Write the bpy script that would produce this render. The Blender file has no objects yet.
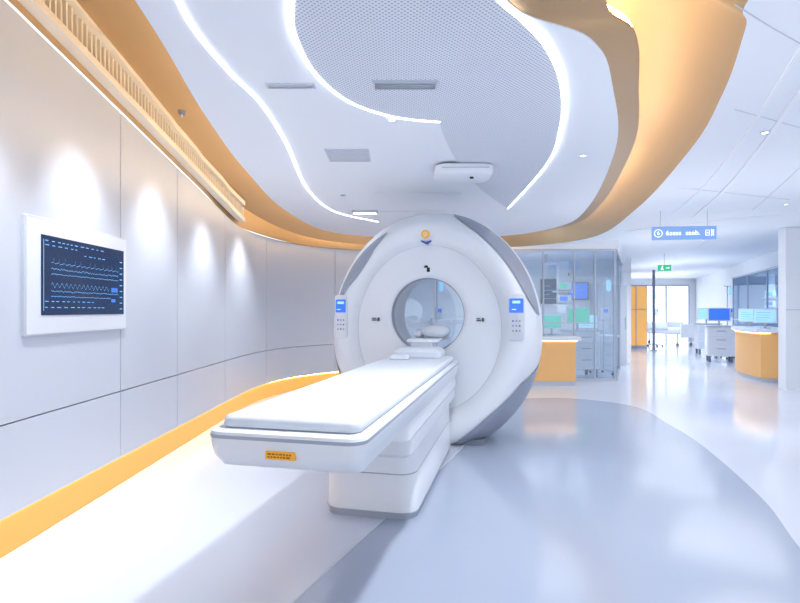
import bpy, math, random
from mathutils import Vector
random.seed(4)
C=bpy.context.scene.collection
S=bpy.context.scene
F=520.0; H=1.3
PI=math.pi
# ---------------------------------------------------------------- colours / materials
def lin(c):
    return tuple(((v/255)/12.92 if v/255<=.04045 else ((v/255+.055)/1.055)**2.4) for v in c)
def mat(name,c,rough=.4,metal=0,em=None,es=0,noise=.0,coat=0,scale=6,spec=.5):
    m=bpy.data.materials.new(name); m.use_nodes=True
    nt=m.node_tree; b=nt.nodes['Principled BSDF']
    b.inputs['Base Color'].default_value=(*lin(c),1)
    b.inputs['Roughness'].default_value=rough; b.inputs['Metallic'].default_value=metal
    b.inputs['Coat Weight'].default_value=coat; b.inputs['Coat Roughness'].default_value=.08
    b.inputs['Specular IOR Level'].default_value=spec
    if em:
        b.inputs['Emission Color'].default_value=(*lin(em),1); b.inputs['Emission Strength'].default_value=es
    if noise:
        tc=nt.nodes.new('ShaderNodeTexCoord'); n=nt.nodes.new('ShaderNodeTexNoise'); n.inputs['Scale'].default_value=scale; n.inputs['Detail'].default_value=1
        nt.links.new(tc.outputs['Object'],n.inputs['Vector'])
        r=nt.nodes.new('ShaderNodeMapRange'); r.inputs['To Min'].default_value=max(0,rough-noise); r.inputs['To Max'].default_value=rough+noise
        nt.links.new(n.outputs['Fac'],r.inputs['Value']); nt.links.new(r.outputs['Result'],b.inputs['Roughness'])
    return m
def glassmat(name,tint,fac):
    m=bpy.data.materials.new(name); m.use_nodes=True; nt=m.node_tree; nt.nodes.clear()
    o=nt.nodes.new('ShaderNodeOutputMaterial'); t=nt.nodes.new('ShaderNodeBsdfTransparent'); g=nt.nodes.new('ShaderNodeBsdfGlossy'); x=nt.nodes.new('ShaderNodeMixShader')
    t.inputs['Color'].default_value=(*lin(tint),1); g.inputs['Roughness'].default_value=.03; g.inputs['Color'].default_value=(.9,.95,1,1)
    x.inputs[0].default_value=fac; nt.links.new(t.outputs[0],x.inputs[1]); nt.links.new(g.outputs[0],x.inputs[2]); nt.links.new(x.outputs[0],o.inputs[0]); return m
white=mat('white_plastic',(232,236,243),.3,noise=.02)
white2=mat('white_satin',(224,228,236),.42,noise=.02)
cushion=mat('white_vinyl',(218,225,236),.5,noise=.03)
silver=mat('silver_grey_plastic',(154,161,178),.38,noise=.02)
bandgrey=mat('light_grey_trim',(166,174,190),.4,noise=.02)
midgrey=mat('mid_grey_plastic',(118,124,140),.4,noise=.02)
palegrey=mat('pale_grey_plastic',(198,205,217),.38,noise=.02)
darkg=mat('dark_grey',(60,64,76),.4,noise=.02)
black=mat('black_plastic',(22,24,30),.3,noise=.02)
wallm=mat('wall_panel_lacquer',(203,209,221),.36,noise=.03,scale=3)
wallback=mat('panel_joint_grey',(125,125,138),.7,noise=.05)
paint=mat('white_paint',(238,242,248),.5,noise=.03)
ceilm=mat('ceiling_white',(234,239,247),.5,noise=.03)
goldm=mat('gold_satin',(196,164,122),.40,metal=.35,noise=.02)
bronze=mat('bronze_satin',(182,148,108),.38,metal=.45,noise=.02)
goldw=mat('warm_slat',(240,232,218),.45,noise=.03)
steel=mat('brushed_steel',(190,196,208),.35,metal=.4,noise=.05,scale=20)
orange=mat('orange_panel',(222,172,112),.4,noise=.03,em=(255,200,130),es=.12)
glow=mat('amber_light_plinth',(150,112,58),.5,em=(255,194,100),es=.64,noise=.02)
amber=mat('amber_panel',(230,170,90),.5,em=(255,190,110),es=.45,noise=.02)
ledw=mat('white_led',(255,255,255),.5,em=(250,252,255),es=4.0)
warmline=mat('warm_line_light',(255,225,180),.5,em=(255,215,150),es=5)
ledwarm=mat('warm_led',(255,230,190),.5,em=(255,226,176),es=22)
ledfoot=mat('amber_led',(255,200,120),.5,em=(255,196,112),es=30)
ledo=mat('lit_panel',(255,255,255),.5,em=(240,246,255),es=.9)
labelo=mat('orange_label',(245,175,50),.4,noise=.02,em=(245,165,40),es=.1)
brown=mat('label_brown',(150,90,10),.5,noise=.02)
bluem=mat('blue_mark',(70,105,200),.4,noise=.02)
scr_dark=mat('dark_screen',(14,32,62),.2,noise=.02,em=(20,50,96),es=.4)
scr_blue=mat('blue_screen',(40,90,190),.2,noise=.02,em=(70,130,235),es=.6)
scr_green=mat('green_screen',(60,180,150),.2,noise=.02,em=(90,215,185),es=.45)
scr_cyan=mat('cyan_screen',(170,220,250),.2,noise=.02,em=(160,215,250),es=.5)
trace=mat('screen_trace',(110,170,220),.4,em=(110,180,235),es=.4)
signm=mat('blue_sign',(128,164,218),.3,noise=.02,em=(128,168,225),es=.3)
signw=mat('white_lettering',(255,255,255),.4,em=(255,255,255),es=.7)
exitm=mat('green_sign',(60,180,130),.3,em=(60,200,140),es=.5)
glass=glassmat('clear_glass',(240,246,252),.08)
glass2=glassmat('bluish_glass',(215,231,246),.12)
# perforated ceiling
def perf():
    m=mat('perforated_ceiling',(196,201,220),.55); nt=m.node_tree; b=nt.nodes['Principled BSDF']
    tc=nt.nodes.new('ShaderNodeTexCoord'); sp=nt.nodes.new('ShaderNodeSeparateXYZ'); nt.links.new(tc.outputs['Object'],sp.inputs[0])
    outs=[]
    for a in ('X','Y'):
        mm=nt.nodes.new('ShaderNodeMath'); mm.operation='MULTIPLY'; mm.inputs[1].default_value=2*PI/.026; nt.links.new(sp.outputs[a],mm.inputs[0])
        s=nt.nodes.new('ShaderNodeMath'); s.operation='SINE'; nt.links.new(mm.outputs[0],s.inputs[0]); outs.append(s)
    p=nt.nodes.new('ShaderNodeMath'); p.operation='MULTIPLY'; nt.links.new(outs[0].outputs[0],p.inputs[0]); nt.links.new(outs[1].outputs[0],p.inputs[1])
    r=nt.nodes.new('ShaderNodeMapRange'); r.inputs['From Min'].default_value=.15; r.inputs['From Max'].default_value=.5; nt.links.new(p.outputs[0],r.inputs[0])
    x=nt.nodes.new('ShaderNodeMix'); x.data_type='RGBA'; nt.links.new(r.outputs[0],x.inputs[0])
    x.inputs[6].default_value=(*lin((224,229,239)),1); x.inputs[7].default_value=(*lin((162,170,188)),1)
    nt.links.new(x.outputs[2],b.inputs['Base Color']); return m
perfm=perf()
def floormat(name,c,rough):
    m=mat(name,c,rough,noise=.03,coat=.0,scale=1.5); nt=m.node_tree; b=nt.nodes['Principled BSDF']
    tc=nt.nodes.new('ShaderNodeTexCoord'); n=nt.nodes.new('ShaderNodeTexNoise'); n.inputs['Scale'].default_value=.8; nt.links.new(tc.outputs['Object'],n.inputs['Vector'])
    x=nt.nodes.new('ShaderNodeMix'); x.data_type='RGBA'; nt.links.new(n.outputs['Fac'],x.inputs[0])
    x.inputs[6].default_value=(*lin(tuple(v*.98 for v in c)),1); x.inputs[7].default_value=(*lin(tuple(min(255,v*1.015) for v in c)),1)
    nt.links.new(x.outputs[2],b.inputs['Base Color']); return m
floorw=floormat('floor_pale_vinyl',(214,220,234),.13)
floorg=floormat('floor_grey_vinyl',(168,179,200),.13)
# ---------------------------------------------------------------- mesh builder
class M:
    def __init__(s,off=(0,0,0)): s.v=[]; s.f=[]; s.o=off
    def add(s,vs,fs):
        n=len(s.v); s.v+=[(x+s.o[0],y+s.o[1],z+s.o[2]) for x,y,z in vs]; s.f+=[tuple(i+n for i in f) for f in fs]; return s
    def box(s,x0,x1,y0,y1,z0,z1):
        return s.add([(x0,y0,z0),(x1,y0,z0),(x1,y1,z0),(x0,y1,z0),(x0,y0,z1),(x1,y0,z1),(x1,y1,z1),(x0,y1,z1)],[(0,3,2,1),(4,5,6,7),(0,1,5,4),(1,2,6,5),(2,3,7,6),(3,0,4,7)])
    def loft(s,rings,cap=True,closed=True):
        k=len(rings[0]); vs=[p for r in rings for p in r]; fs=[]
        for i in range(len(rings)-1):
            for j in range(k if closed else k-1):
                a=i*k+j; b=i*k+(j+1)%k; fs.append((a,b,b+k,a+k))
        if cap: fs.append(tuple(range(k-1,-1,-1))); fs.append(tuple((len(rings)-1)*k+j for j in range(k)))
        return s.add(vs,fs)
    def cyl(s,cx,cy,z0,z1,r,r2=None,n=20):
        r2=r if r2 is None else r2
        return s.loft([[(cx+q*math.cos(2*PI*j/n),cy+q*math.sin(2*PI*j/n),z) for j in range(n)] for z,q in ((z0,r),(z1,r2))])
    def disc(s,cx,cz,y0,y1,r,n=28):   # disc whose axis is y
        return s.loft([[(cx+r*math.cos(2*PI*j/n),y,cz+r*math.sin(2*PI*j/n)) for j in range(n)] for y in (y1,y0)])
    def tube(s,path,r,n=10):
        rings=[]
        for i,p in enumerate(path):
            p=Vector(p); a=Vector(path[max(0,i-1)]); b=Vector(path[min(len(path)-1,i+1)]); t=(b-a).normalized()
            u=t.cross(Vector((0,0,1))); 
            if u.length<.05: u=t.cross(Vector((0,1,0)))
            u.normalize(); w=t.cross(u)
            rings.append([tuple(p+r*(math.cos(2*PI*j/n)*u+math.sin(2*PI*j/n)*w)) for j in range(n)])
        return s.loft(rings)
    def prism(s,pts,z0,z1):
        n=len(pts); return s.loft([[(x,y,z0) for x,y in pts],[(x,y,z1) for x,y in pts]])
    def ribbon(s,path,w,z0,z1):
        rings=[]
        for i,p in enumerate(path):
            a=path[max(0,i-1)]; b=path[min(len(path)-1,i+1)]; dx,dy=b[0]-a[0],b[1]-a[1]; l=math.hypot(dx,dy) or 1; nx,ny=-dy/l*w/2,dx/l*w/2
            rings.append([(p[0]-nx,p[1]-ny,z0),(p[0]+nx,p[1]+ny,z0),(p[0]+nx,p[1]+ny,z1),(p[0]-nx,p[1]-ny,z1)])
        return s.loft(rings)
    def build(s,name,m,parent=None,smooth=False,bev=0,recalc=True):
        me=bpy.data.meshes.new(name); me.from_pydata(s.v,[],s.f); me.update()
        if recalc:
            import bmesh
            b=bmesh.new(); b.from_mesh(me); bmesh.ops.recalc_face_normals(b,faces=b.faces); b.to_mesh(me); b.free()
        o=bpy.data.objects.new(name,me); C.objects.link(o); me.materials.append(m)
        if parent: o.parent=parent
        if smooth:
            for p in me.polygons: p.use_smooth=True
            try: me.set_sharp_from_angle(angle=math.radians(38))
            except Exception: pass
        if bev:
            d=o.modifiers.new('bevel','BEVEL'); d.width=bev; d.segments=3; d.limit_method='ANGLE'
        return o
def tag(o,label,cat,group=None):
    o['label']=label; o['category']=cat
    if group: o['group']=group
    return o
def thing(name,label,cat,loc=(0,0,0),rz=0,group=None):
    o=bpy.data.objects.new(name,None); C.objects.link(o); o.location=loc; o.rotation_euler=(0,0,rz); o.empty_display_size=.1
    return tag(o,label,cat,group)
def struct(o,parent=None): o['kind']='structure'; return o
def text(body,size,m,parent,loc,name='lettering',ext=.002,align='CENTER'):
    cu=bpy.data.curves.new(name,'FONT'); cu.body=body; cu.size=size; cu.extrude=ext; cu.align_x=align; cu.align_y='CENTER'
    t=bpy.data.objects.new('tmp_text',cu); C.objects.link(t); bpy.context.view_layer.update()
    me=bpy.data.meshes.new_from_object(t.evaluated_get(bpy.context.evaluated_depsgraph_get())); bpy.data.objects.remove(t)
    o=bpy.data.objects.new(name,me); C.objects.link(o); me.materials.clear(); me.materials.append(m); o.parent=parent; o.location=loc; o.rotation_euler=(PI/2,0,0); return o
def cr(pts,n=8):
    out=[]; k=len(pts)
    for i in range(k-1):
        p0=pts[max(0,i-1)];p1=pts[i];p2=pts[i+1];p3=pts[min(k-1,i+2)]
        for j in range(n):
            t=j/n; out.append(tuple(.5*(2*b+(c-a)*t+(2*a-5*b+4*c-d)*t*t+(-a+3*b-3*c+d)*t**3) for a,b,c,d in zip(p0,p1,p2,p3)))
    out.append(tuple(pts[-1])); return out
def rrect(cx,cy,hx,hy,r,n=6):
    r=min(r,hx,hy); out=[]
    for qx,qy,a0 in ((1,1,0),(-1,1,PI/2),(-1,-1,PI),(1,-1,1.5*PI)):
        for j in range(n+1):
            a=a0+PI/2*j/n; out.append((cx+qx*(hx-r)+r*math.cos(a),cy+qy*(hy-r)+r*math.sin(a)))
    return out
def rloft(m,cx,cy,hx,hy,r,levels):     # levels: (z, inset)
    m.loft([[(x,y,z) for x,y in rrect(cx,cy,hx-i,hy-i,max(.004,r-i))] for z,i in levels]); return m
def up(px,py,z):     # the point of height z seen at a pixel (used to read the plan of ceiling/floor from the photo)
    Y=(z-H)*F/(310-py); return ((px-400)*Y/F,Y)
# ================================================================ SHELL
fl=M().box(-2.2,14,-2.2,24,-.06,0).build('floor',floorw); struct(fl)
lp=cr([(-.72,.2),(-.6,1.6),(-.47,2.31),(.56,4.83),(.95,6.2)],6)
rp=cr([(1.6,7.6),(2.5,7.65),(3.15,7.0),(3.05,5.9),(2.9,5.0),(2.5,3.6),(2.15,2.75),(1.8,1.6),(1.7,.2)],8)
inlay=M().prism(lp+rp,0.0005,.003).build('floor_inlay',floorg); struct(inlay)
seam=M().ribbon(lp,.012,.003,.0045).build('trim_1',palegrey); struct(seam)
def ztop(y): return 2.36 if y>6.5 else 2.36+.143*(6.5-y)
wp=[(-2.05,y) for y in (-2,-.7,.9,2.3)]+[(-2.05,3.81),(-2.05,4.78),(-2.05,6.09),(-2.04,6.9)]+[p for p in cr([(-2.04,6.9),(-1.98,7.5),(-1.8,8.15),(-1.5,8.65),(-1.05,9.1),(-.5,9.38),(-.1,9.46)],6)[1:]]
# dense path
dense=[]
for a,b in zip(wp[:-1],wp[1:]):
    L=math.hypot(b[0]-a[0],b[1]-a[1]); k=max(1,int(L/.15))
    dense+=[(a[0]+(b[0]-a[0])*j/k,a[1]+(b[1]-a[1])*j/k) for j in range(k)]
dense.append(wp[-1])
def nrm(path,i):
    a=path[max(0,i-1)]; b=path[min(len(path)-1,i+1)]; dx,dy=b[0]-a[0],b[1]-a[1]; l=math.hypot(dx,dy); return (-dy/l,dx/l)   # points left of travel = outside
def wallstrip(path,z0,z1,o0,o1,full):
    rings=[]
    for i,p in enumerate(path):
        nx,ny=nrm(full,full.index(p)); 
        za=z0(p[1]) if callable(z0) else z0; zb=z1(p[1]) if callable(z1) else z1
        rings.append([(p[0]+nx*o0,p[1]+ny*o0,za),(p[0]+nx*o1,p[1]+ny*o1,za),(p[0]+nx*o1,p[1]+ny*o1,zb),(p[0]+nx*o0,p[1]+ny*o0,zb)])
    return rings
wb=M().loft(wallstrip(dense,0,lambda y:ztop(y)+.02,.05,.12,dense)).build('wall_left',wallback,smooth=True); struct(wb)
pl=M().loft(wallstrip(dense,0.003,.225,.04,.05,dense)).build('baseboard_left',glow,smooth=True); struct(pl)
tb=[]
for i in range(0,len(dense),2):
    nx,ny=nrm(dense,i); tb.append((dense[i][0]+nx*.03,dense[i][1]+ny*.03,.215))
tag(M().tube(tb,.004,6).build('foot_light_strip',ledfoot),'amber light strip tucked under the left wall panels','light strip')
# panels split at the seams
acc=[0]
for a,b in zip(dense[:-1],dense[1:]): acc.append(acc[-1]+math.hypot(b[0]-a[0],b[1]-a[1]))
seams=[-1.9,.2,2.3,3.81,4.78,6.09,7.6]; cuts=[0]
for sy in seams[1:]: cuts.append(min(range(len(dense)),key=lambda i:abs(dense[i][1]-sy)+(0 if dense[i][0]<-1.8 else 9)))
i0=cuts[-1]
for extra in (1.65,): cuts.append(min(range(len(dense)),key=lambda i:abs(acc[i]-acc[i0]-extra)))
cuts.append(len(dense)-1)
for a,b in zip(cuts[:-1],cuts[1:]):
    seg=dense[a:b+1]
    if len(seg)<2: continue
    for z0,z1 in ((.22,.70),(.708,ztop)):
        r=wallstrip(seg,z0,z1,0,.039,dense)
        # leave a 10 mm joint: pull the first ring in
        r[0]=[tuple(p+(q-p)*min(.5,.010/max(.01,math.dist(u,w))) for p,q in zip(u,w)) for u,w in zip(r[0],r[1])]
        o=M().loft(r).build('wall_panel',wallm,parent=wb,smooth=True)
# ---- ceiling curves : (inner xy, outer xyz, width fraction of the bronze lip)
ctrl=[((-.9,-2),(-2.03,-2,3.5),.03),((-.95,.5),(-2.03,.5,3.4),.03),((-1.07,2.1),(-2.03,2.4,3.28),.03),((-1.25,3.33),(-2.03,3.8,3.07),.03),((-1.38,4.64),(-2.03,5.2,2.82),.03),((-1.44,6.5),(-2.02,6.9,2.62),.04),
((-1.12,8.3),(-1.48,8.63,2.5),.08),((0,9.0),(0,9.45,2.45),.1),((1.7,8.8),(2.0,9.48,2.45),.15),((2.4,7.7),(3.3,8.95,2.55),.2),((2.26,6.2),(3.1,6.8,2.63),.22),((1.68,4.06),(2.45,4.4,2.65),.22),((1.18,2.89),(2.02,3.26,2.65),.22),
((.88,2.4),(1.66,2.5,2.65),.28),((.4,2.05),(1.5,2.2,2.65),.4),((.15,1.0),(1.3,1.0,2.65),.4),((.1,-2),(1.2,-2,2.65),.4)]
inner=cr([c[0] for c in ctrl],10); outer=cr([c[1] for c in ctrl],10); lipf=[v[0] for v in cr([(c[2],) for c in ctrl],10)]; K=len(inner)
isl=M().prism(inner,2.55,2.6).build('ceiling',ceilm); struct(isl)
lipo=[(inner[i][0]+(outer[i][0]-inner[i][0])*lipf[i],inner[i][1]+(outer[i][1]-inner[i][1])*lipf[i]) for i in range(K)]
lip=M().loft([[(inner[i][0],inner[i][1],2.556),(lipo[i][0],lipo[i][1],2.588),(lipo[i][0],lipo[i][1],2.60),(inner[i][0],inner[i][1],2.60)] for i in range(K)]).build('trim_3',bronze,smooth=True); struct(lip)
grid=[]; ZI=2.74; BU=.10
for i in range(K):
    a=inner[i]; b=outer[i]; row=[]
    for j in range(19):
        t=-.22+1.22*j/18; tt=max(0,t)
        row.append((a[0]+(b[0]-a[0])*t,a[1]+(b[1]-a[1])*t,(ZI+(b[2]-ZI)*tt)+BU*math.sin(PI*min(1,tt))))
    grid.append(row)
cove=M().loft(grid,cap=False,closed=False).build('ceiling_cove',goldm,smooth=True); struct(cove)
back=M()
bi=[i for i in range(K) if i<=8*10]
back.loft([[(outer[i][0],outer[i][1],outer[i][2]),(outer[i][0]-.001,outer[i][1],min(ztop(outer[i][1]),outer[i][2]-.02))] for i in bi],cap=False,closed=False)
bk=back.build('trim_2',goldm,smooth=True); struct(bk)
ledpath=[]
for i in range(12,K-12):
    a=lipo[i]; b=outer[i]; l=math.hypot(b[0]-a[0],b[1]-a[1]); ledpath.append((a[0]-(b[0]-a[0])/l*.03,a[1]-(b[1]-a[1])/l*.03,2.625))
tag(M().tube(ledpath,.012,6).build('cove_light_strip',ledwarm),'warm light strip hidden in the golden ceiling cove','light strip')
# outer ceiling
oc=[(p[0],p[1],p[2]) for p in outer[80:]]
ring=oc+[(14,-2,2.65),(14,24,2.65),(2.0,24,2.65)]
o=M().loft([ring,[(x,y,z+.06) for x,y,z in ring]]).build('ceiling_outer',ceilm); struct(o)
struct(M().box(-2.2,2.0,9.62,12.7,2.46,2.52).build('ceiling_back_room',ceilm))
# louvre grille
def on_outer(y):
    i=min(range(75),key=lambda i:abs(outer[i][1]-y)); return outer[i]
lv=thing('ceiling_louvre_grille','long slatted air grille between left wall panels and golden cove','air grille',(-2.0,4.4,2.75))
ys=[2.2+j*.05 for j in range(89)]
sl=M((2.0,-4.4,-2.75)); 
for y in ys:
    zt=on_outer(y)[2]; zb=ztop(y)+.02; sl.add([(-2.028,y-.008,zb+.09),(-1.985,y-.008,zb+.09),(-1.985,y-.008,zt-.05),(-2.028,y-.008,zt-.05),(-2.028,y+.008,zb+.09),(-1.985,y+.008,zb+.09),(-1.985,y+.008,zt-.05),(-2.028,y+.008,zt-.05)],[(0,3,2,1),(4,5,6,7),(0,1,5,4),(1,2,6,5),(2,3,7,6),(3,0,4,7)])
sl.build('slats',goldw,lv)
for dz,nm in ((0,'bottom_rail'),(1,'top_rail')):
    r=[]
    for y in [2.15+j*.2 for j in range(23)]:
        z=(ztop(y)+.05) if dz==0 else on_outer(y)[2]-.04
        r.append([(-2.03,y,z),(-1.95,y,z),(-1.95,y,z+.05),(-2.03,y,z+.05)])
    M((2.0,-4.4,-2.75)).loft(r).build(nm,goldw,lv)
# ---- led ribbons on the island
Z=2.544
def pxpath(pts,z=Z,n=8): return cr([up(a,b,z) for a,b in pts],n)
s1=pxpath([(150,-120),(165,-50),(178,0),(200,38),(232,75),(262,105),(287,145),(308,190),(335,212),(378,222)])
s2=pxpath([(300,-120),(293,-40),(292,0),(294,32),(315,72),(350,101),(395,116),(440,121)])
s3=pxpath([(470,-60),(497,-5),(524,20),(548,48),(562,85),(561,125),(546,165),(508,208)])
tag(M().ribbon(s1,.018,2.542,2.55).build('ceiling_light_strip',ledw),'long curving white light strip nearest the golden left cove','light strip')
tag(M().ribbon(s2,.02,2.534,2.55).build('ceiling_light_strip',ledw),'curved white light strip along the left edge of the perforated ceiling','light strip')
tag(M().ribbon(s3,.02,2.534,2.55).build('ceiling_light_strip',ledw),'curved white light strip along the right edge of the perforated ceiling','light strip')
mid=pxpath([(440,121),(446,140),(462,168),(485,192),(508,208)])
pp=M().prism([(x,y) for x,y in s2]+mid[1:]+list(reversed(s3))[1:],2.537,2.5495).build('ceiling_perforated_panel',perfm); struct(pp)
# outer ceiling : curved shadow steps and seams
for tn,(pts,w_,z_) in enumerate((([(860,20),(800,92),(762,145),(718,196),(672,232),(632,252)],.03,2.640),([(830,60),(775,30),(735,5)],.005,2.647),([(800,168),(740,220),(690,252)],.005,2.647),([(800,128),(735,110)],.005,2.647),([(790,200),(700,190),(668,188)],.005,2.647),([(900,-60),(820,20),(775,90),(735,150),(690,200),(640,238)],.02,2.642))):
    q=cr([up(a,b,2.646) for a,b in pts],6); struct(M().ribbon(q,w_,z_,2.652).build('trim_%d'%(10+tn),palegrey if w_<.01 else paint))
# ================================================================ ceiling fittings
def vent(px0,py0,px1,py1,name,label,m,n=6,z=2.55,dep=.012):
    x0,ya=up(px0,py1,z); x1,_=up(px1,py1,z); _,yb=up(px0,py0,z)
    cx,cy=(x0+x1)/2,(ya+yb)/2; t=thing(name,label,'vent',(cx,cy,z-dep)); hx=(x1-x0)/2; hy=abs(yb-ya)/2
    f=M(); f.loft([[(x,y,zz) for x,y in ((-hx+e,-hy+e),(hx-e,-hy+e),(hx-e,hy-e),(-hx+e,hy-e))] for e,zz in ((.012,.0),(0,.0),(0,dep))],cap=False); f.build('frame',palegrey if n else ceilm,t)
    M().box(-hx+.01,hx-.01,-hy+.01,hy-.01,dep*.6,dep*.9).build('backing',m,t)
    if n:
        s=M()
        for j in range(n):
            y=-hy+.012+(2*hy-.024)*(j+.5)/n; s.box(-hx+.012,hx-.012,y-.003,y+.003,.001,dep*.6)
        s.build('slats',palegrey,t)
    return t
vent(373,80,437,88,'ceiling_slot_vent','dark slot air vent in the perforated ceiling',midgrey,3,z=2.537)
vent(268,83,316,88,'ceiling_slot_vent','pale slot vent in the white ceiling between two light strips',palegrey,2,dep=.006)
vent(330,149,371,161,'ceiling_vent','square grey ceiling vent left of the scanner',palegrey,5,dep=.006)
vent(378,193,452,211,'ceiling_access_panel','large white framed ceiling panel just above the scanner',ceilm,0,dep=.006)
def downlight(px,py,z,label,lit=True,r=.032):
    x,y=up(px,py,z); t=thing('downlight',label,'light',(x,y,z-.008),0)
    n=24; M().loft([[(q*math.cos(2*PI*j/n),q*math.sin(2*PI*j/n),zz) for j in range(n)] for q,zz in ((r*.75,.0),(r,.0),(r,.008))],cap=False).build('trim_ring',palegrey,t,smooth=True)
    M().cyl(0,0,.003,.007,r*.76).build('lens',ledw if lit else midgrey,t); return x,y
dl=[(392,119,2.534,'small lit downlight beside the light strip on the perforated ceiling'),(765,132,2.65,'lit downlight high on the right ceiling'),(583,155,2.55,'lit downlight near the right golden cove'),(786,204,2.65,'lit downlight near the white pillar'),(343,195,2.55,'dark downlight at the back left of the ceiling'),(703,240,2.65,'far lit downlight over the corridor'),(640,215,2.65,'lit downlight beside the back of the golden cove')]
for a,b,z,l in dl: downlight(a,b,z,l,lit=('dark' not in l))
t=thing('sprinkler_head','small dark sprinkler disc on the golden left cove','sprinkler',(-1.72,4.1,2.84)); M().cyl(0,0,0,.03,.025,.03).build('cap',midgrey,t); M().cyl(0,0,-.02,0,.008).build('nozzle',steel,t)
x0,y0=up(365,211,2.55); t=thing('lamp_bar','short glowing ceiling lamp bar above the scanner left shoulder','light',(x0,y0,2.52)); M().box(-.16,.16,-.05,.05,0,.03).build('housing',palegrey,t,bev=.006); M().box(-.14,.14,-.04,.04,-.006,0).build('diffuser',ledw,t)
# ceiling sensor unit above gantry
t=thing('ceiling_injector_unit','white rounded ceiling unit with black sensor above the scanner','ceiling unit',(.55,4.55,2.45))
rloft(M(),0,0,.25,.19,.1,[(0,.03),(.015,.008),(.04,0),(.08,0)]).build('housing',white,t,smooth=True)
M().cyl(.07,-.05,-.012,.004,.018).build('sensor',black,t); M().box(-.2,.2,-.195,-.188,.045,.048).build('joint_line',silver,t)
M().cyl(0,0,.08,.087,.12).build('mounting_plate',palegrey,t)
# ================================================================ GANTRY
yaw=-math.radians(15); G=(.25,5.0); AX=(math.sin(-yaw),math.cos(yaw))
g=thing('imaging_scanner_gantry','large white ring shaped medical scanner with round bore and silver trim','medical scanner',(G[0],G[1],0),yaw)
def band(prof,t0=0,t1=360,n=None,name='band',m=white,thick=0):
    full=(t1-t0)>=360; n=n or max(6,int((t1-t0)/2.5)); rings=[]
    for a,b,cz,y in prof:
        r=[]
        for j in range(n if full else n+1):
            th=math.radians(t0+(t1-t0)*j/n); r.append((a*math.cos(th),y,max(.004,cz+b*math.sin(th))))
        rings.append(r)
    return M().loft(rings,cap=False,closed=full).build(name,m,g,smooth=True,recalc=False)
def crescent(prof,t0,t1,s0,s1,name,m,pw=.6):      # a tapering trim piece lying just proud of the cover, between profile parameters s0(widest)..s1
    n=40; kk=len(prof)-1; rings=[]
    def at(s):
        s=max(0,min(.9999,s))*kk; i=int(s); f=s-i; return tuple(p+(q-p)*f for p,q in zip(prof[i],prof[i+1]))
    for q in range(13):
        r=[]
        for j in range(n+1):
            u=j/n; wdt=max(.02,math.sin(PI*u)**pw); s=s1-(s1-s0)*wdt*(1-q/12)
            a,b,cz,y=at(s); th=math.radians(t0+(t1-t0)*u); r.append(((a+.006)*math.cos(th),y-.008,max(.004,cz+(b+.006)*math.sin(th))))
        rings.append(r)
    return M().loft(rings,cap=False,closed=False).build(name,m,g,smooth=True,recalc=False)
BZ=1.25; R=.35
band([(R+.10,R+.10,BZ,.92),(R+.03,R+.03,BZ,.55),(R,R,BZ,.24),(R,R,BZ,.12)],name='bore_tube',m=palegrey)
band([(R,R,BZ,.12),(R+.004,R+.004,BZ,.08),(R+.012,R+.012,BZ,.062)],name='bore_edge',m=silver)
band([(R+.012,R+.012,BZ,.062),(R+.025,R+.025,BZ,.046),(R+.055,R+.055,BZ,.036),(R+.11,R+.11,BZ,.040)],name='bore_rim',m=white)
P2=[(R+.11,R+.11,BZ,.040),(.56,.60,1.19,.055),(.64,.72,1.14,.068),(.71,.81,1.118,.066)]
band(P2,name='front_panel',m=white)
band([(.71,.81,1.118,.066),(.713,.814,1.117,.068)],name='panel_seam',m=palegrey)
PR1=[(.713,.814,1.117,.066),(.745,.85,1.11,.025),(.785,.895,1.10,-.012),(.86,.98,1.09,-.032)]
PR2=[(.86,.98,1.09,-.032),(.905,1.035,1.085,-.018),(.94,1.075,1.08,.012),(.97,1.11,1.08,.07)]
PC=[(.97,1.11,1.08,.07),(1.02,1.16,1.08,.16),(1.06,1.20,1.08,.27),(1.08,1.22,1.08,.40),(1.085,1.225,1.08,.48)]
band(PR1+PR2[1:]+PC[1:],name='front_cover',m=white)
crescent(PR2+PC[1:3],8,78,.42,1.0,'silver_arc',silver)
crescent(PR1[2:]+PR2[1:3],114,166,.15,1.0,'silver_arc',silver)
crescent(PR2+PC[1:],-88,-14,.10,1.0,'lower_grey_trim',silver)
crescent(PR2+PC[1:],192,255,.10,1.0,'lower_grey_trim',silver)
band([(1.085,1.225,1.08,.48),(1.078,1.216,1.08,.483),(1.078,1.216,1.08,.492),(1.085,1.225,1.08,.495)],name='cover_joint',m=silver)
band([(1.085,1.225,1.08,.495),(1.08,1.215,1.08,.68),(1.04,1.175,1.08,.84),(.93,1.055,1.1,.93),(.66,.70,1.2,.97),(.50,.50,BZ,.97),(R+.10,R+.10,BZ,.92)],name='rear_cover',m=white2)
M().prism(rrect(0,.48,.55,.40,.1),0,.06).build('floor_plinth',midgrey,g)
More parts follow.
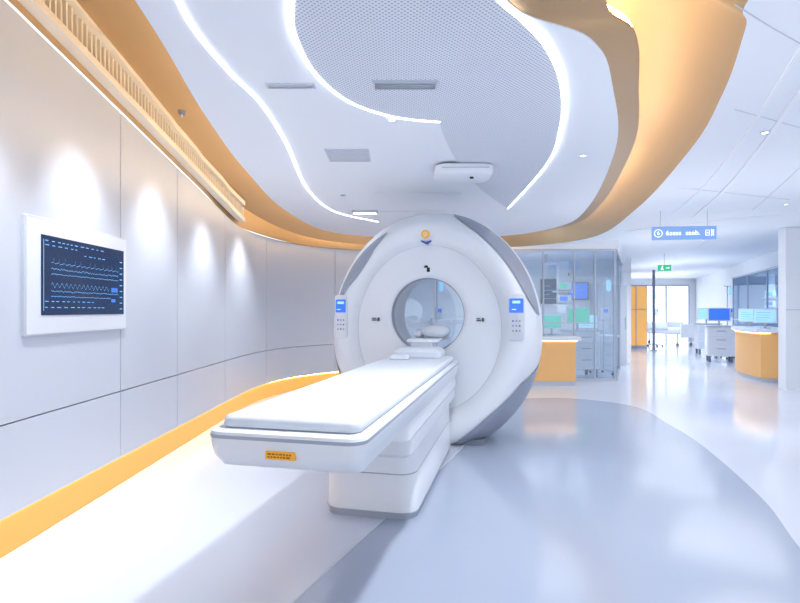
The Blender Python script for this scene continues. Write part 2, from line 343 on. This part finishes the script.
# control panels
for sx,nm in ((-1,'control_panel'),(1,'control_panel')):
    cp=M(); hx=.078 if sx>0 else .066; cx=.86*sx if sx<0 else .85
    cp.loft([[(cx+x,y,1.235+z) for x,z in rrect(0,0,hx-i,.215-i,.03)] for y,i in ((.03,0),(-.032,0),(-.038,.006))]); c=cp.build(nm,white2,g,smooth=True)
    s=M(); s.loft([[(cx+x,y,1.34+z) for x,z in rrect(0,0,hx-.014,.065,.008)] for y in (-.036,-.041)]); so=s.build('screen',scr_blue,c)
    M().box(cx-.035,cx+.035,-.0435,-.0415,1.36,1.385).build('screen_readout',scr_cyan,c)
    M().box(cx-.04,cx,-.0435,-.0415,1.30,1.31).build('screen_readout',scr_cyan,c)
    for r_ in range(3):
        for q in range(3): M().disc(cx-.03+.03*q,1.20-.045*r_,-.042,-.036,.008,14).build('button',silver if (q+r_)%3 else bluem,c)
# emblem
e=M().disc(0,2.025,-.036,-.015,.040).build('orange_emblem',labelo,g); M().disc(0,2.025,-.0375,-.036,.026).build('emblem_centre',mat('pale_yellow',(250,215,140),.4,noise=.02),e)
M().loft([[(x,y,z) for x,z in ((-.055,1.963),(0,1.932),(.055,1.963),(.042,1.972),(0,1.948),(-.042,1.972))] for y in (.004,.06)]).build('blue_chevron',bluem,g)
# marks
i_=M(); i_.disc(-.008,1.712,.040,.062,.022); i_.build('black_symbol',black,g)
M().box(.0,.03,.036,.06,1.668,1.71).build('black_symbol',black,g)
for a in ((-.56,-.51,1.195,1.205),(-.56,-.52,1.215,1.223),(-.50,-.48,1.19,1.225),(.48,.52,1.195,1.205),(.48,.51,1.215,1.223),(.53,.55,1.19,1.225)):
    M().box(a[0],a[1],.034,.066,a[2],a[3]).build('printed_mark',darkg,g)
# ================================================================ TABLE
ty=-math.radians(13.0); TX=(math.sin(-ty),math.cos(ty))
T=(G[0]-TX[0],G[1]-TX[1]); OFF=(0,1.0,0)
t=thing('patient_table','long white motorised patient table with padded top in front of the scanner','patient table',(T[0],T[1],0),ty)
PXC=-.045
rloft(M(OFF),PXC,-.92,.305,.89,.11,[(0,.015),(.04,.015),(.045,.0)]).build('pedestal_plinth',bandgrey,t,smooth=True)
rloft(M(OFF),PXC,-.92,.30,.88,.11,[(.045,.0),(.27,.008),(.275,.012)]).build('pedestal_lower',white,t,smooth=True)
rloft(M(OFF),PXC,-.92,.29,.87,.11,[(.275,.0),(.281,.0)]).build('pedestal_joint',bandgrey,t,smooth=True)
rloft(M(OFF),PXC,-.92,.292,.872,.11,[(.281,.004),(.285,.0),(.47,0.004),(.48,.014)]).build('pedestal_upper',white,t,smooth=True)
rloft(M(OFF),0,-1.10,.298,1.05,.06,[(.48,.03),(.50,.004),(.585,0),(.588,.004)]).build('lift_carriage',white2,t,smooth=True)
rloft(M(OFF),0,-1.10,.292,1.045,.06,[(.588,.0),(.594,.0)]).build('carriage_joint',bandgrey,t,smooth=True)
rloft(M(OFF),0,-1.14,.300,1.09,.06,[(.594,.004),(.598,.0),(.66,0),(.69,.01)]).build('slide_base',white,t,smooth=True)
# tray with a swept, tapering nose
def tray(levels,hx,y0,y1,r):
    rings=[]
    for z,i,nose in levels:
        rings.append([(x,(y if y>(y0+y1)/2 else y+nose),z) for x,y in rrect(0,(y0+y1)/2,hx-i,(y1-y0)/2-i,max(.004,r-i))])
    return M(OFF).loft(rings)
tray([(.674,.05,.05),(.684,.03,.03),(.730,.012,.005),(.760,.004,0),(.802,.0,0)],.325,-3.12,-.05,.07).build('table_tray',white,t,smooth=True)
tray([(.802,-.002,0),(.815,-.002,0)],.325,-3.12,-.05,.07).build('grey_edge_band',bandgrey,t,smooth=True)
tray([(.815,.0,0),(.826,.004,0),(.830,.02,0)],.325,-3.12,-.05,.07).build('table_top_shell',white,t,smooth=True)
rloft(M(OFF),0,-1.60,.288,1.455,.045,[(.830,.0),(.836,0)]).build('pad_base_strip',silver,t,smooth=True)
rloft(M(OFF),0,-1.60,.29,1.46,.045,[(.836,.0),(.843,-.002),(.864,.0),(.874,.008),(.878,.02)]).build('mattress',cushion,t,smooth=True)
# end label
lo=M(OFF).box(-.06,.06,-3.1225,-3.09,.735,.765).build('orange_label',labelo,t)
for zz in (.742,.753):
    x=-.05
    while x<.045:
        w_=random.uniform(.006,.014); M(OFF).box(x,x+w_,-3.1245,-3.122,zz,zz+.005).build('label_print',brown,lo); x+=w_+.005
rloft(M(OFF),0,-.30,.21,.17,.05,[(.878,.01),(.888,0),(.93,0),(.955,.03),(.965,.06)]).build('head_end_cushion',cushion,t,smooth=True)
rloft(M(OFF),-.13,-.56,.09,.07,.04,[(.878,.01),(.886,0),(.908,.01),(.918,.04)]).build('strap_pad',cushion,t,smooth=True)
rloft(M(OFF),0,.18,.15,.42,.05,[(1.0,.01),(1.01,0),(1.03,.01)]).build('bore_cradle',white,t,smooth=True)
M(OFF).box(-.10,.10,-.24,-.14,.95,1.01).build('cradle_bracket',palegrey,t,bev=.008)
def lump(cx,cy,cz,rx,ry,rz): 
    mm=M(OFF); rings=[]
    for i in range(1,12):
        a=-PI/2+PI*i/12; rings.append([(cx+rx*math.cos(a)*math.cos(2*PI*j/24),cy+ry*math.cos(a)*math.sin(2*PI*j/24),cz+rz*math.sin(a)) for j in range(24)])
    mm.loft(rings); return mm
lump(.08,.10,1.09,.14,.12,.07).build('head_rest_pad',cushion,t,smooth=True)
lump(-.09,.14,1.07,.05,.12,.05).build('head_rest_wing',cushion,t,smooth=True)
# ================================================================ WALL DISPLAY
d=thing('wall_display','white framed medical display with dark waveform screen mounted on left wall','display',(-2.05,3.34,1.155),PI/2)
M().loft([[(x,y,.335+z) for x,z in rrect(0,0,.525-i,.335-i,.012)] for y,i in ((0,0.0),(-.014,0),(-.018,.004))]).build('frame',palegrey,d,smooth=True)
M().loft([[(x,y,.335+z) for x,z in rrect(0,0,.512,.324,.01)] for y in (-.017,-.020)]).build('inner_panel',white2,d)
sc=M().box(-.40,.475,-.023,-.019,.115,.575).build('screen',scr_dark,d)
YF=-.0245; YB=-.0225
def wave(z,amp,x0,x1,kind,nm='waveform'):
    pts=[]; n=150
    for i in range(n):
        x=x0+(x1-x0)*i/(n-1); ph=(i*14/(n-1))%1
        if kind==0: v=(1 if .4<ph<.47 else (-.35 if .47<=ph<.53 else .12*math.sin(ph*6.28)))
        elif kind==1: v=math.sin(i*14*2*PI/(n-1))*.7+random.uniform(-.15,.15)
        else: v=random.uniform(-.6,.6)
        pts.append((x,z+v*amp))
    vs=[];fs=[]
    for x,zz in pts: vs+=[(x,YF,zz-.0013),(x,YF,zz+.0013)]
    for i in range(n-1): fs.append((2*i,2*i+2,2*i+3,2*i+1))
    return M().add(vs,fs).build(nm,trace,sc,recalc=False)
wave(.42,.03,-.32,.40,0); wave(.385,.010,-.32,.40,2); wave(.29,.018,-.32,.28,1); wave(.255,.008,-.32,.40,2); wave(.355,.006,-.32,.40,2); wave(.225,.006,-.32,.3,2)
for zz,x0,x1 in ((.545,-.37,.2),(.52,-.37,-.05),(.195,-.37,.1),(.16,-.37,.2),(.49,.0,.25)):
    x=x0
    while x<x1:
        w=random.uniform(.015,.035); M().box(x,x+w,YF-.0005,YB,zz-.0022,zz+.0022).build('readout_text',trace,sc); x+=w+random.uniform(.015,.035)
for k in range(9): M().box(.42,.45,YF-.0005,YB,.15+.042*k,.156+.042*k).build('readout_value',trace,sc)
M().box(-.385,-.382,YF-.0005,YB,.14,.55).build('scale_line',trace,sc)
for a in ((.31,.39,.27,.30),(.31,.36,.2,.22)): M().box(a[0],a[1],YF-.0005,YB,a[2],a[3]).build('blue_readout',scr_blue,sc)
# ================================================================ BACK GLASS, COUNTERS
def glasswall(a,b,z1,posts,name,gm,mid=None):
    L=math.hypot(b[0]-a[0],b[1]-a[1]); rz=math.atan2(b[1]-a[1],b[0]-a[0]); t=bpy.data.objects.new(name,None); C.objects.link(t); t.location=(a[0],a[1],0); t.rotation_euler=(0,0,rz); t['kind']='structure'
    M().box(0,L,-.006,.006,.04,z1-.04).build('glass_pane',gm,t)
    for p in posts: M().box(p*L-.012,p*L+.012,-.02,.02,.04,z1-.04).build('frame_post',steel,t)
    M().box(0,L,-.03,.03,0,.04).build('bottom_rail',steel,t); M().box(0,L,-.03,.03,z1-.04,z1).build('top_rail',steel,t)
    if mid: M().box(0,L,-.008,.008,mid,mid+.02).build('middle_rail',steel,t)
    return t
glasswall((-.06,9.55),(3.96,9.55),2.42,(.005,.17,.34,.5,.67,.81,.905,.995),'window_1',glass,1.05)
glasswall((3.98,9.6),(7.6,17.5),2.42,(.005,.2,.5,.99),'window_2',glass,None)
struct(M().box(-.08,3.98,9.5,9.62,2.42,2.64).build('wall_header_back',paint))
q=[(3.9,9.56),(4.0,9.5),(7.7,17.45),(7.6,17.5)]; struct(M().prism(q,2.42,2.648).build('wall_header_corridor',paint))
def counter(name,label,loc,rz,L,D,Hh,bow=.0):
    t=thing(name,label,'counter',loc,rz)
    def plan(i,y1):     # curved front, straight back
        n=16; fr=[(-L/2+i+(L-2*i)*j/n, i-bow*(1-(2*j/n-1)**2)) for j in range(n+1)]
        return fr+[(L/2-i,y1),(-L/2+i,y1)]
    M().prism(plan(.06,D-.03),.08,Hh-.06).build('front_panel',orange,t)
    M().prism(plan(.08,D-.06),0,.08).build('kick_plate',steel,t)
    M().prism(plan(-.01,D),Hh-.06,Hh).build('worktop',white,t,bev=.01)
    M().prism(plan(.045,.2),Hh-.075,Hh-.06).build('light_line',warmline,t); return t
counter('service_counter','orange fronted white counter just right of the scanner',(2.60,8.85,0),0,.95,.45,.84)
def monitor(name,label,loc,rz,w,h,sm,stand=.14,cat='monitor',group=None):
    t=thing(name,label,cat,loc,rz,group)
    if stand: M().cyl(0,.03,0,.012,.09).build('stand_base',palegrey,t); M().box(-.02,.02,.02,.04,.01,stand+.05).build('stand_neck',steel,t)
    M().box(-w/2,w/2,-.02,.02,stand,stand+h).build('bezel',white if stand else darkg,t,bev=.006)
    s=M().box(-w/2+.02,w/2-.02,-.024,-.019,stand+.02,stand+h-.02).build('screen',sm,t)
    for j in range(4): M().box(-w/2+.05,-w/2+.05+w*random.uniform(.3,.75),-.026,-.0235,stand+h*(.2+.17*j),stand+h*(.2+.17*j)+.008).build('screen_line',trace,s)
    return t
# room behind the glass
struct(M().box(-2.2,5.6,12.6,12.7,0,2.645).build('wall_back',paint))
struct(M().box(-2.2,-2.1,9.4,12.6,0,2.46).build('wall_back_room_side',paint))
dk=thing('work_desk','white desk with drawers behind the glass partition','desk',(3.75,11.3,0))
M().box(-.9,.9,-.3,.3,.72,.76).build('desktop',white,dk,bev=.008)
for x in (-.85,.5): M().box(x,x+.35,-.27,.27,0,.72).build('drawer_unit',white2,dk,bev=.006)
for x in (-.85,.5):
    for z in (.12,.34,.55): M().box(x+.1,x+.25,-.285,-.27,z,z+.012).build('drawer_handle',steel,dk)
monitor('desktop_monitor','green screened monitor on the desk behind the glass, beside the scanner',(3.3,11.3,.76),0,.42,.3,scr_green)
monitor('desktop_monitor','pale cyan monitor on the desk behind the glass, nearer the corner post',(4.05,11.25,.76),0,.42,.3,scr_cyan)
monitor('wall_monitor','dark monitor hung on far wall, directly beside the scanner edge',(3.65,12.57,1.45),0,.5,.6,scr_dark,0)
monitor('wall_monitor','blue monitor hung on far wall, right one of the pair',(4.3,12.57,1.55),0,.5,.42,scr_blue,0)
def cabinet(name,label,loc,rz,w,dp,h,doors=2,cat='cabinet'):
    t=thing(name,label,cat,loc,rz); M().box(-w/2,w/2,-dp/2,dp/2,0,h).build('body',white2,t,bev=.006)
    for k in range(doors):
        x0=-w/2+w*k/doors; dd=M().box(x0+.01,x0+w/doors-.01,-dp/2-.018,-dp/2,.04,h-.02).build('door',palegrey,t)
        M().box(x0+w/doors-.05,x0+w/doors-.035,-dp/2-.035,-dp/2-.017,h*.45,h*.6).build('handle',steel,dd)
    return t
cabinet('storage_cabinet','tall pale cabinet against the far wall behind the glass',(4.95,12.35,0),0,.7,.4,1.9)
cabinet('storage_cabinet','low white cabinet with two doors behind the glass',(2.9,12.35,0),0,.8,.4,1.0)
def infusion(name,label,loc,bags=True,group=None):
    t=thing(name,label,'medical stand',loc,random.uniform(0,1),group)
    M().cyl(0,0,.05,1.95,.014).build('pole',steel,t)
    for k in range(5):
        a=2*PI*k/5; lg=M().tube([(0,0,.09),(.26*math.cos(a),.26*math.sin(a),.05)],.012,8).build('leg',steel,t)
        M().cyl(.26*math.cos(a),.26*math.sin(a),0,.05,.022,n=12).build('caster',darkg,lg)
    M().tube([(-.12,0,1.97),(-.1,0,1.93),(.1,0,1.93),(.12,0,1.97)],.007,8).build('hook',steel,t)
    p=M().box(-.07,.07,-.11,-.015,1.1,1.35).build('pump',white,t,bev=.01); M().box(-.045,.045,-.115,-.109,1.25,1.32).build('pump_screen',scr_blue,p)
    if bags: M().loft([[(.1+x,y,z) for x,y in rrect(0,0,.05-i,.02-i*.3,.015)] for z,i in ((1.68,.03),(1.72,0),(1.88,0),(1.91,.03))]).build('fluid_bag',scr_cyan,t,smooth=True)
    return t
infusion('infusion_stand','infusion stand with blue pump behind the glass, near corner post',(4.15,10.6,0))
infusion('infusion_stand','infusion stand seen through the scanner bore in the back room',(.75,10.6,0))
cabinet('storage_cabinet','low white cabinet seen through the scanner bore',(1.2,12.35,0),0,.9,.4,1.1)
def pendant(label,loc,rz,top):
    t=thing('ceiling_pendant',label,'medical pendant',loc,rz); h=top-loc[2]
    M().cyl(0,0,h-.06,h,.12).build('ceiling_flange',palegrey,t); M().cyl(0,0,h-.35,h-.05,.045).build('drop_tube',steel,t)
    M().tube([(0,0,h-.36),(.35,0,h-.36)],.035,10).build('swing_arm',white,t)
    c=M().box(.25,.45,-.08,.08,0,h-.33).build('service_column',white2,t,bev=.01)
    for z in (.15,.42): M().box(.16,.54,-.22,.06,z,z+.03).build('shelf',palegrey,t,bev=.004)
    for z,mm_ in ((.19,scr_blue),(.46,scr_green)):
        b=M().box(.22,.48,-.20,-.06,z,z+.17).build('device',white,t,bev=.008); M().box(.24,.40,-.204,-.199,z+.04,z+.14).build('device_screen',mm_,b)
    for k in range(4): M().cyl(.48,-.05+.035*k,h*.55,h*.55+.06,.012,n=10).build('gas_outlet',bluem if k%2 else orange,t)
pendant('ceiling hung equipment pendant with small screens behind the glass near the scanner',(3.05,10.9,1.25),0,2.645)
# ================================================================ CORRIDOR
struct(M().box(6.27,9,8.45,8.62,0,2.645).build('wall_right',paint))
struct(M().box(6.27,6.9,8.44,8.452,1.3,1.306).build('trim_5',silver))
glasswall((7.5,9.1),(10.3,16.1),2.3,(.01,.25,.5,.75,.99),'window_3',glass2,1.0)
q=[(7.45,9.1),(7.6,9.05),(10.4,16.05),(10.25,16.1)]; struct(M().prism(q,2.3,2.648).build('wall_header_right',paint))
q=[(9.6,9.1),(9.7,9.1),(12.4,16.1),(12.3,16.1)]; struct(M().prism(q,0,2.648).build('wall_right_room',paint))
struct(M().box(10.45,12.4,16.15,16.25,0,2.648).build('wall_right_room_end',paint))
struct(M().box(5.5,14,22,22.1,0,2.648).build('wall_far',paint))
q=[(7.62,17.5),(7.72,17.5),(8.6,22),(8.5,22)]; struct(M().prism(q,0,2.648).build('wall_corridor_left',paint))
q=[(10.35,16.1),(10.45,16.1),(12.6,22),(12.5,22)]; struct(M().prism(q,0,2.648).build('wall_corridor_right',paint))
# far lit doorway
def door(x0,x1,y,z1,name,m):
    t=bpy.data.objects.new(name,None); C.objects.link(t); t.location=((x0+x1)/2,y,0); t['kind']='structure'; w=(x1-x0)/2
    M().box(-w,w,-.03,-.01,0.0,z1).build('door_panel',m,t); 
    for x in (-w,-w/3,w/3,w): M().box(x-.03,x+.03,-.06,-.03,0,z1).build('frame_post',steel,t)
    M().box(-w,w,-.06,-.03,z1,z1+.06).build('frame_head',steel,t); M().box(.06,.09,-.1,-.06,.9,1.3).build('door_handle',steel,t)
door(9.3,12.2,22,2.3,'door_1',ledo)
p=thing('corridor_column','slim dark column standing in the corridor','column',(8.05,16.5,0)); M().box(-.03,.03,-.03,.03,.03,2.62).build('shaft',midgrey,p); M().box(-.07,.07,-.07,.07,0,.03).build('base_plate',steel,p); M().box(-.07,.07,-.07,.07,2.62,2.645).build('top_plate',steel,p)
ld=thing('lit_wall_panel','glowing amber panel at the far left side of the corridor','wall panel',(8.02,17.6,0)); M().box(-.33,.33,0,.03,.1,2.1).build('panel',amber,ld); M().box(-.36,.36,.03,.06,0,2.15).build('frame',steel,ld)
M().box(-.05,-.02,-.02,0,.1,2.1).build('centre_mullion',steel,ld); M().box(-.33,.33,-.02,0,1.3,1.33).build('cross_bar',steel,ld)
# right desk : its local +y points away from the corridor (to the right)
ang=math.atan2(2.4,1.15)
counter('reception_desk','orange fronted reception desk with white top beside the white pillar',(6.95,10.45,0),ang-PI,2.5,.6,.95,bow=.22)
monitor('reception_monitor','white monitor on the reception desk, end near the pillar',(6.95,9.9,.95),-.7,.38,.28,scr_cyan,.1)
monitor('reception_monitor','white monitor on the reception desk, far end from the pillar',(7.45,11.1,.95),-.7,.38,.28,scr_cyan,.1)
def cart(label,loc,rz,sm):
    t=thing('medical_cart',label,'medical cart',loc,rz)
    b=M().box(-.3,.3,-.22,.22,.15,.88).build('body',white,t,bev=.012)
    for k in range(3):
        dr=M().box(-.27,.27,-.235,-.22,.2+.22*k,.39+.22*k).build('drawer',white2,t,bev=.004); M().box(-.1,.1,-.25,-.235,.33+.22*k,.345+.22*k).build('handle',silver,dr)
    for x in (-.24,.24):
        for y in (-.17,.17): M().cyl(x,y,0,.15,.03,n=12).build('caster',midgrey,t)
    M().box(-.33,.33,-.25,.25,.88,.91).build('worktop',palegrey,t,bev=.006)
    M().box(-.02,.02,.08,.12,.91,1.1).build('monitor_post',steel,t); mo=M().box(-.25,.25,.05,.085,1.02,1.36).build('monitor',white,t,bev=.006); M().box(-.225,.225,.044,.05,1.045,1.335).build('screen',sm,mo)
    return t
cart('white medical cart with cyan monitor in the corridor, farthest one',(9.1,15.4,0),-.3,scr_cyan)
cart('white medical cart with blue monitor in the corridor, nearest the desk',(8.05,13.1,0),-.4,scr_blue)
cart('white medical cart with green monitor standing behind the glass beside the work desk',(3.55,10.25,0),.2,scr_green)
def bed(label,loc,rz):
    t=thing('hospital_bed',label,'bed',loc,rz)
    M().box(-.45,.45,-1,1,.42,.5).build('bed_frame',steel,t,bev=.01); rloft(M(),0,0,.42,.95,.08,[(.5,.01),(.52,0),(.62,0),(.65,.03)]).build('mattress',cushion,t,smooth=True)
    rloft(M(),0,.7,.28,.18,.08,[(.65,.02),(.69,0),(.74,.02),(.76,.07)]).build('pillow',cushion,t,smooth=True)
    for y in (-1,1): M().box(-.45,.45,y-.02,y+.02,.3,1.0 if y>0 else .8).build('end_board',white,t,bev=.01)
    for x in (-.4,.4):
        for y in (-.85,.85): l=M().cyl(x,y,.08,.42,.02,n=12).build('leg',steel,t); M().cyl(x,y,0,.1,.045,n=12).build('caster',midgrey,l)
        M().box(x*1.17-.01,x*1.17+.01,-.5,.5,.62,.85).build('side_rail',palegrey,t)
bed('white hospital bed parked at the far corridor end',(9.9,19.6,0),.5)
infusion('infusion_stand','infusion stand behind the right glass wall, nearer the pillar',(8.75,11.2,0))
infusion('infusion_stand','infusion stand behind the right glass wall, farther from the pillar',(9.75,13.4,0))
infusion('infusion_stand','infusion stand beside the hospital bed in the corridor',(9.1,18.6,0))
infusion('infusion_stand','infusion stand next to the medical carts in the corridor',(8.75,13.9,0))
cabinet('equipment_cabinet','tall white equipment cabinet behind the right glass wall',(9.7,11.0,0),-.9,.7,.4,1.8)
cabinet('equipment_cabinet','low white cabinet behind the right glass wall at far end',(10.9,14.2,0),-.9,.9,.4,1.1,3)
monitor('patient_monitor','blue patient monitor on top of the low far cabinet',(10.85,14.2,1.1),-.6,.42,.32,scr_blue)
pendant('ceiling hung equipment pendant behind the right glass wall',(9.2,12.6,1.2),-.7,2.645)
pendant('ceiling hung equipment pendant at the far end behind the right glass wall',(10.2,14.9,1.2),-.7,2.645)
# right room shelf unit
sh=thing('wall_shelf_rack','open white shelf rack behind the right glass beside the pillar','shelf',(8.7,9.75,0),-.4)
for x in (-.4,.4):
    for y in (-.15,.15): M().box(x-.015,x+.015,y-.015,y+.015,0,2.0).build('upright',steel,sh)
for z in (.3,.8,1.3,1.8): M().box(-.42,.42,-.17,.17,z,z+.02).build('shelf_board',white,sh)
# hanging signs
sg=thing('hanging_sign','blue hanging sign with round icon and white lettering in the corridor','sign',(3.82,7.0,2.235),-.12)
M().box(-.41,.41,-.012,.012,.01,.19).build('board',signm,sg,bev=.003)
for x in (-.3,.3): M().cyl(x,0,.19,.415,.004,n=8).build('hanger_rod',steel,sg)
n=24; M().loft([[(-.33+r*math.cos(2*PI*j/n),y,.1+r*math.sin(2*PI*j/n)) for j in range(n)] for y,r in ((-.016,.046),(-.016,.054),(-.012,.054))],cap=False).build('round_icon',signw,sg)
text('6',.07,signw,sg,(-.33,-.014,.1),'icon_letter'); text('6aess',.092,signw,sg,(-.135,-.014,.1),'lettering'); text('saeb.',.092,signw,sg,(.11,-.014,.1),'lettering')
for a in ((.27,.32,.132,.138),(.27,.32,.062,.068),(.27,.276,.062,.138),(.314,.32,.062,.138),(.287,.303,.09,.11),(.342,.347,.05,.15),(.360,.374,.06,.14)): M().box(a[0],a[1],-.016,-.011,a[2],a[3]).build('square_icon_stroke',signw,sg)
ex=thing('exit_sign','small green lit sign hanging over the corridor','sign',(6.1,12.0,2.2),-.2); M().box(-.14,.14,-.02,.02,0,.14).build('board',exitm,ex,bev=.004); M().cyl(0,0,.14,.45,.006,n=8).build('hanger_rod',steel,ex)
k=M(); k.disc(-.045,.11,-.024,-.019,.013,12); k.add([(-.085,-.022,.02),(-.065,-.022,.02),(-.03,-.022,.095),(-.06,-.022,.095)],[(0,1,2,3)]); k.add([(-.04,-.022,.02),(-.02,-.022,.025),(-.035,-.022,.06),(-.05,-.022,.06)],[(0,1,2,3)]); k.build('running_figure',signw,ex)
M().add([(.03,-.022,.062),(.075,-.022,.062),(.075,-.022,.045),(.11,-.022,.07),(.075,-.022,.095),(.075,-.022,.078),(.03,-.022,.078)],[(0,1,2,3,4,5,6)]).build('arrow_mark',signw,ex)
# ================================================================ LIGHTS
def spot(loc,power,col=(1,.98,.96),ang=140,blend=.8,r=.06,rot=(0,0,0),name='ceiling_spot'):
    l=bpy.data.lights.new(name,'SPOT'); l.energy=power; l.color=col; l.spot_size=math.radians(ang); l.spot_blend=blend; l.shadow_soft_size=r
    o=bpy.data.objects.new(name,l); C.objects.link(o); o.location=loc; o.rotation_euler=rot; return o
for y in (2.4,3.3,4.3,5.4,6.6): spot((-1.66,y,2.66 if y<5 else 2.56),80,(.92,.965,1),78,1,.08,(0,.18,0),'wall_washer')
spot((.30,2.35,2.5),170,(.96,.98,1),135,.8,.06)
for x,y,p in ((-.6,3.6,25),(1.5,4.4,75),(-.7,6.0,70),(1.7,7.0,120),(.3,8.4,100)): spot((x,y,2.5),p,(.95,.98,1),160,1,.8)
for x,y,p in ((3.8,5.5,140),(3.4,3.2,80),(5.0,8.0,200),(5.8,11,320),(7.2,14,400),(9,18.5,560),(3.2,11,330),(1.0,11,200),(8.6,11,300),(10.2,14,300),(10,21,240)): spot((x,y,2.6 if x>2 else 2.4),p,(.96,.98,1),165,1,.8)
# added warm spots without fixtures, brightening the middle of the golden recess
acc_=0; last=None
for i in range(14,K-18):
    a=inner[i]; b=outer[i]; f=max(.42,lipf[i]+.14) if i>80 else .30; p_=(a[0]+(b[0]-a[0])*f,a[1]+(b[1]-a[1])*f); zs=ZI+(b[2]-ZI)*f+BU*math.sin(PI*f)
    if last: acc_+=math.hypot(p_[0]-last[0],p_[1]-last[1])
    if last is None or acc_>.24:
        spot((p_[0],p_[1],zs-.16),1.1 if i>80 else .9,(1,.80,.50),150,1,.10,(PI,0,0),'cove_glow_fill'); acc_=0
    last=p_
# added soft fill spots pointing up, no fixtures, that lift the white ceilings
for x,y,p in ((1.6,2.6,24),(-1.2,4.6,16),(2.6,6.0,28),(5.0,9.0,50),(7.6,14.5,75),(3.2,10.6,35),(9.4,19,75),(4.2,5.0,30)): spot((x,y,1.0),p,(.95,.975,1),165,1,.6,(PI,0,0),'up_fill')
w=bpy.data.worlds.new('World'); S.world=w; w.use_nodes=True; bgn=w.node_tree.nodes['Background']; bgn.inputs[0].default_value=(.85,.925,1,1); bgn.inputs[1].default_value=1.35
# ================================================================ CAMERA
cam=bpy.data.cameras.new('Camera'); co=bpy.data.objects.new('Camera',cam); C.objects.link(co); co.location=(0,0,H); co.rotation_euler=(PI/2,0,0)
cam.sensor_width=36; cam.lens=36*F/800; cam.shift_y=8.5/800; cam.clip_start=.05
S.camera=co
S.view_settings.view_transform='Standard'; S.view_settings.look='None'; S.view_settings.exposure=0.10
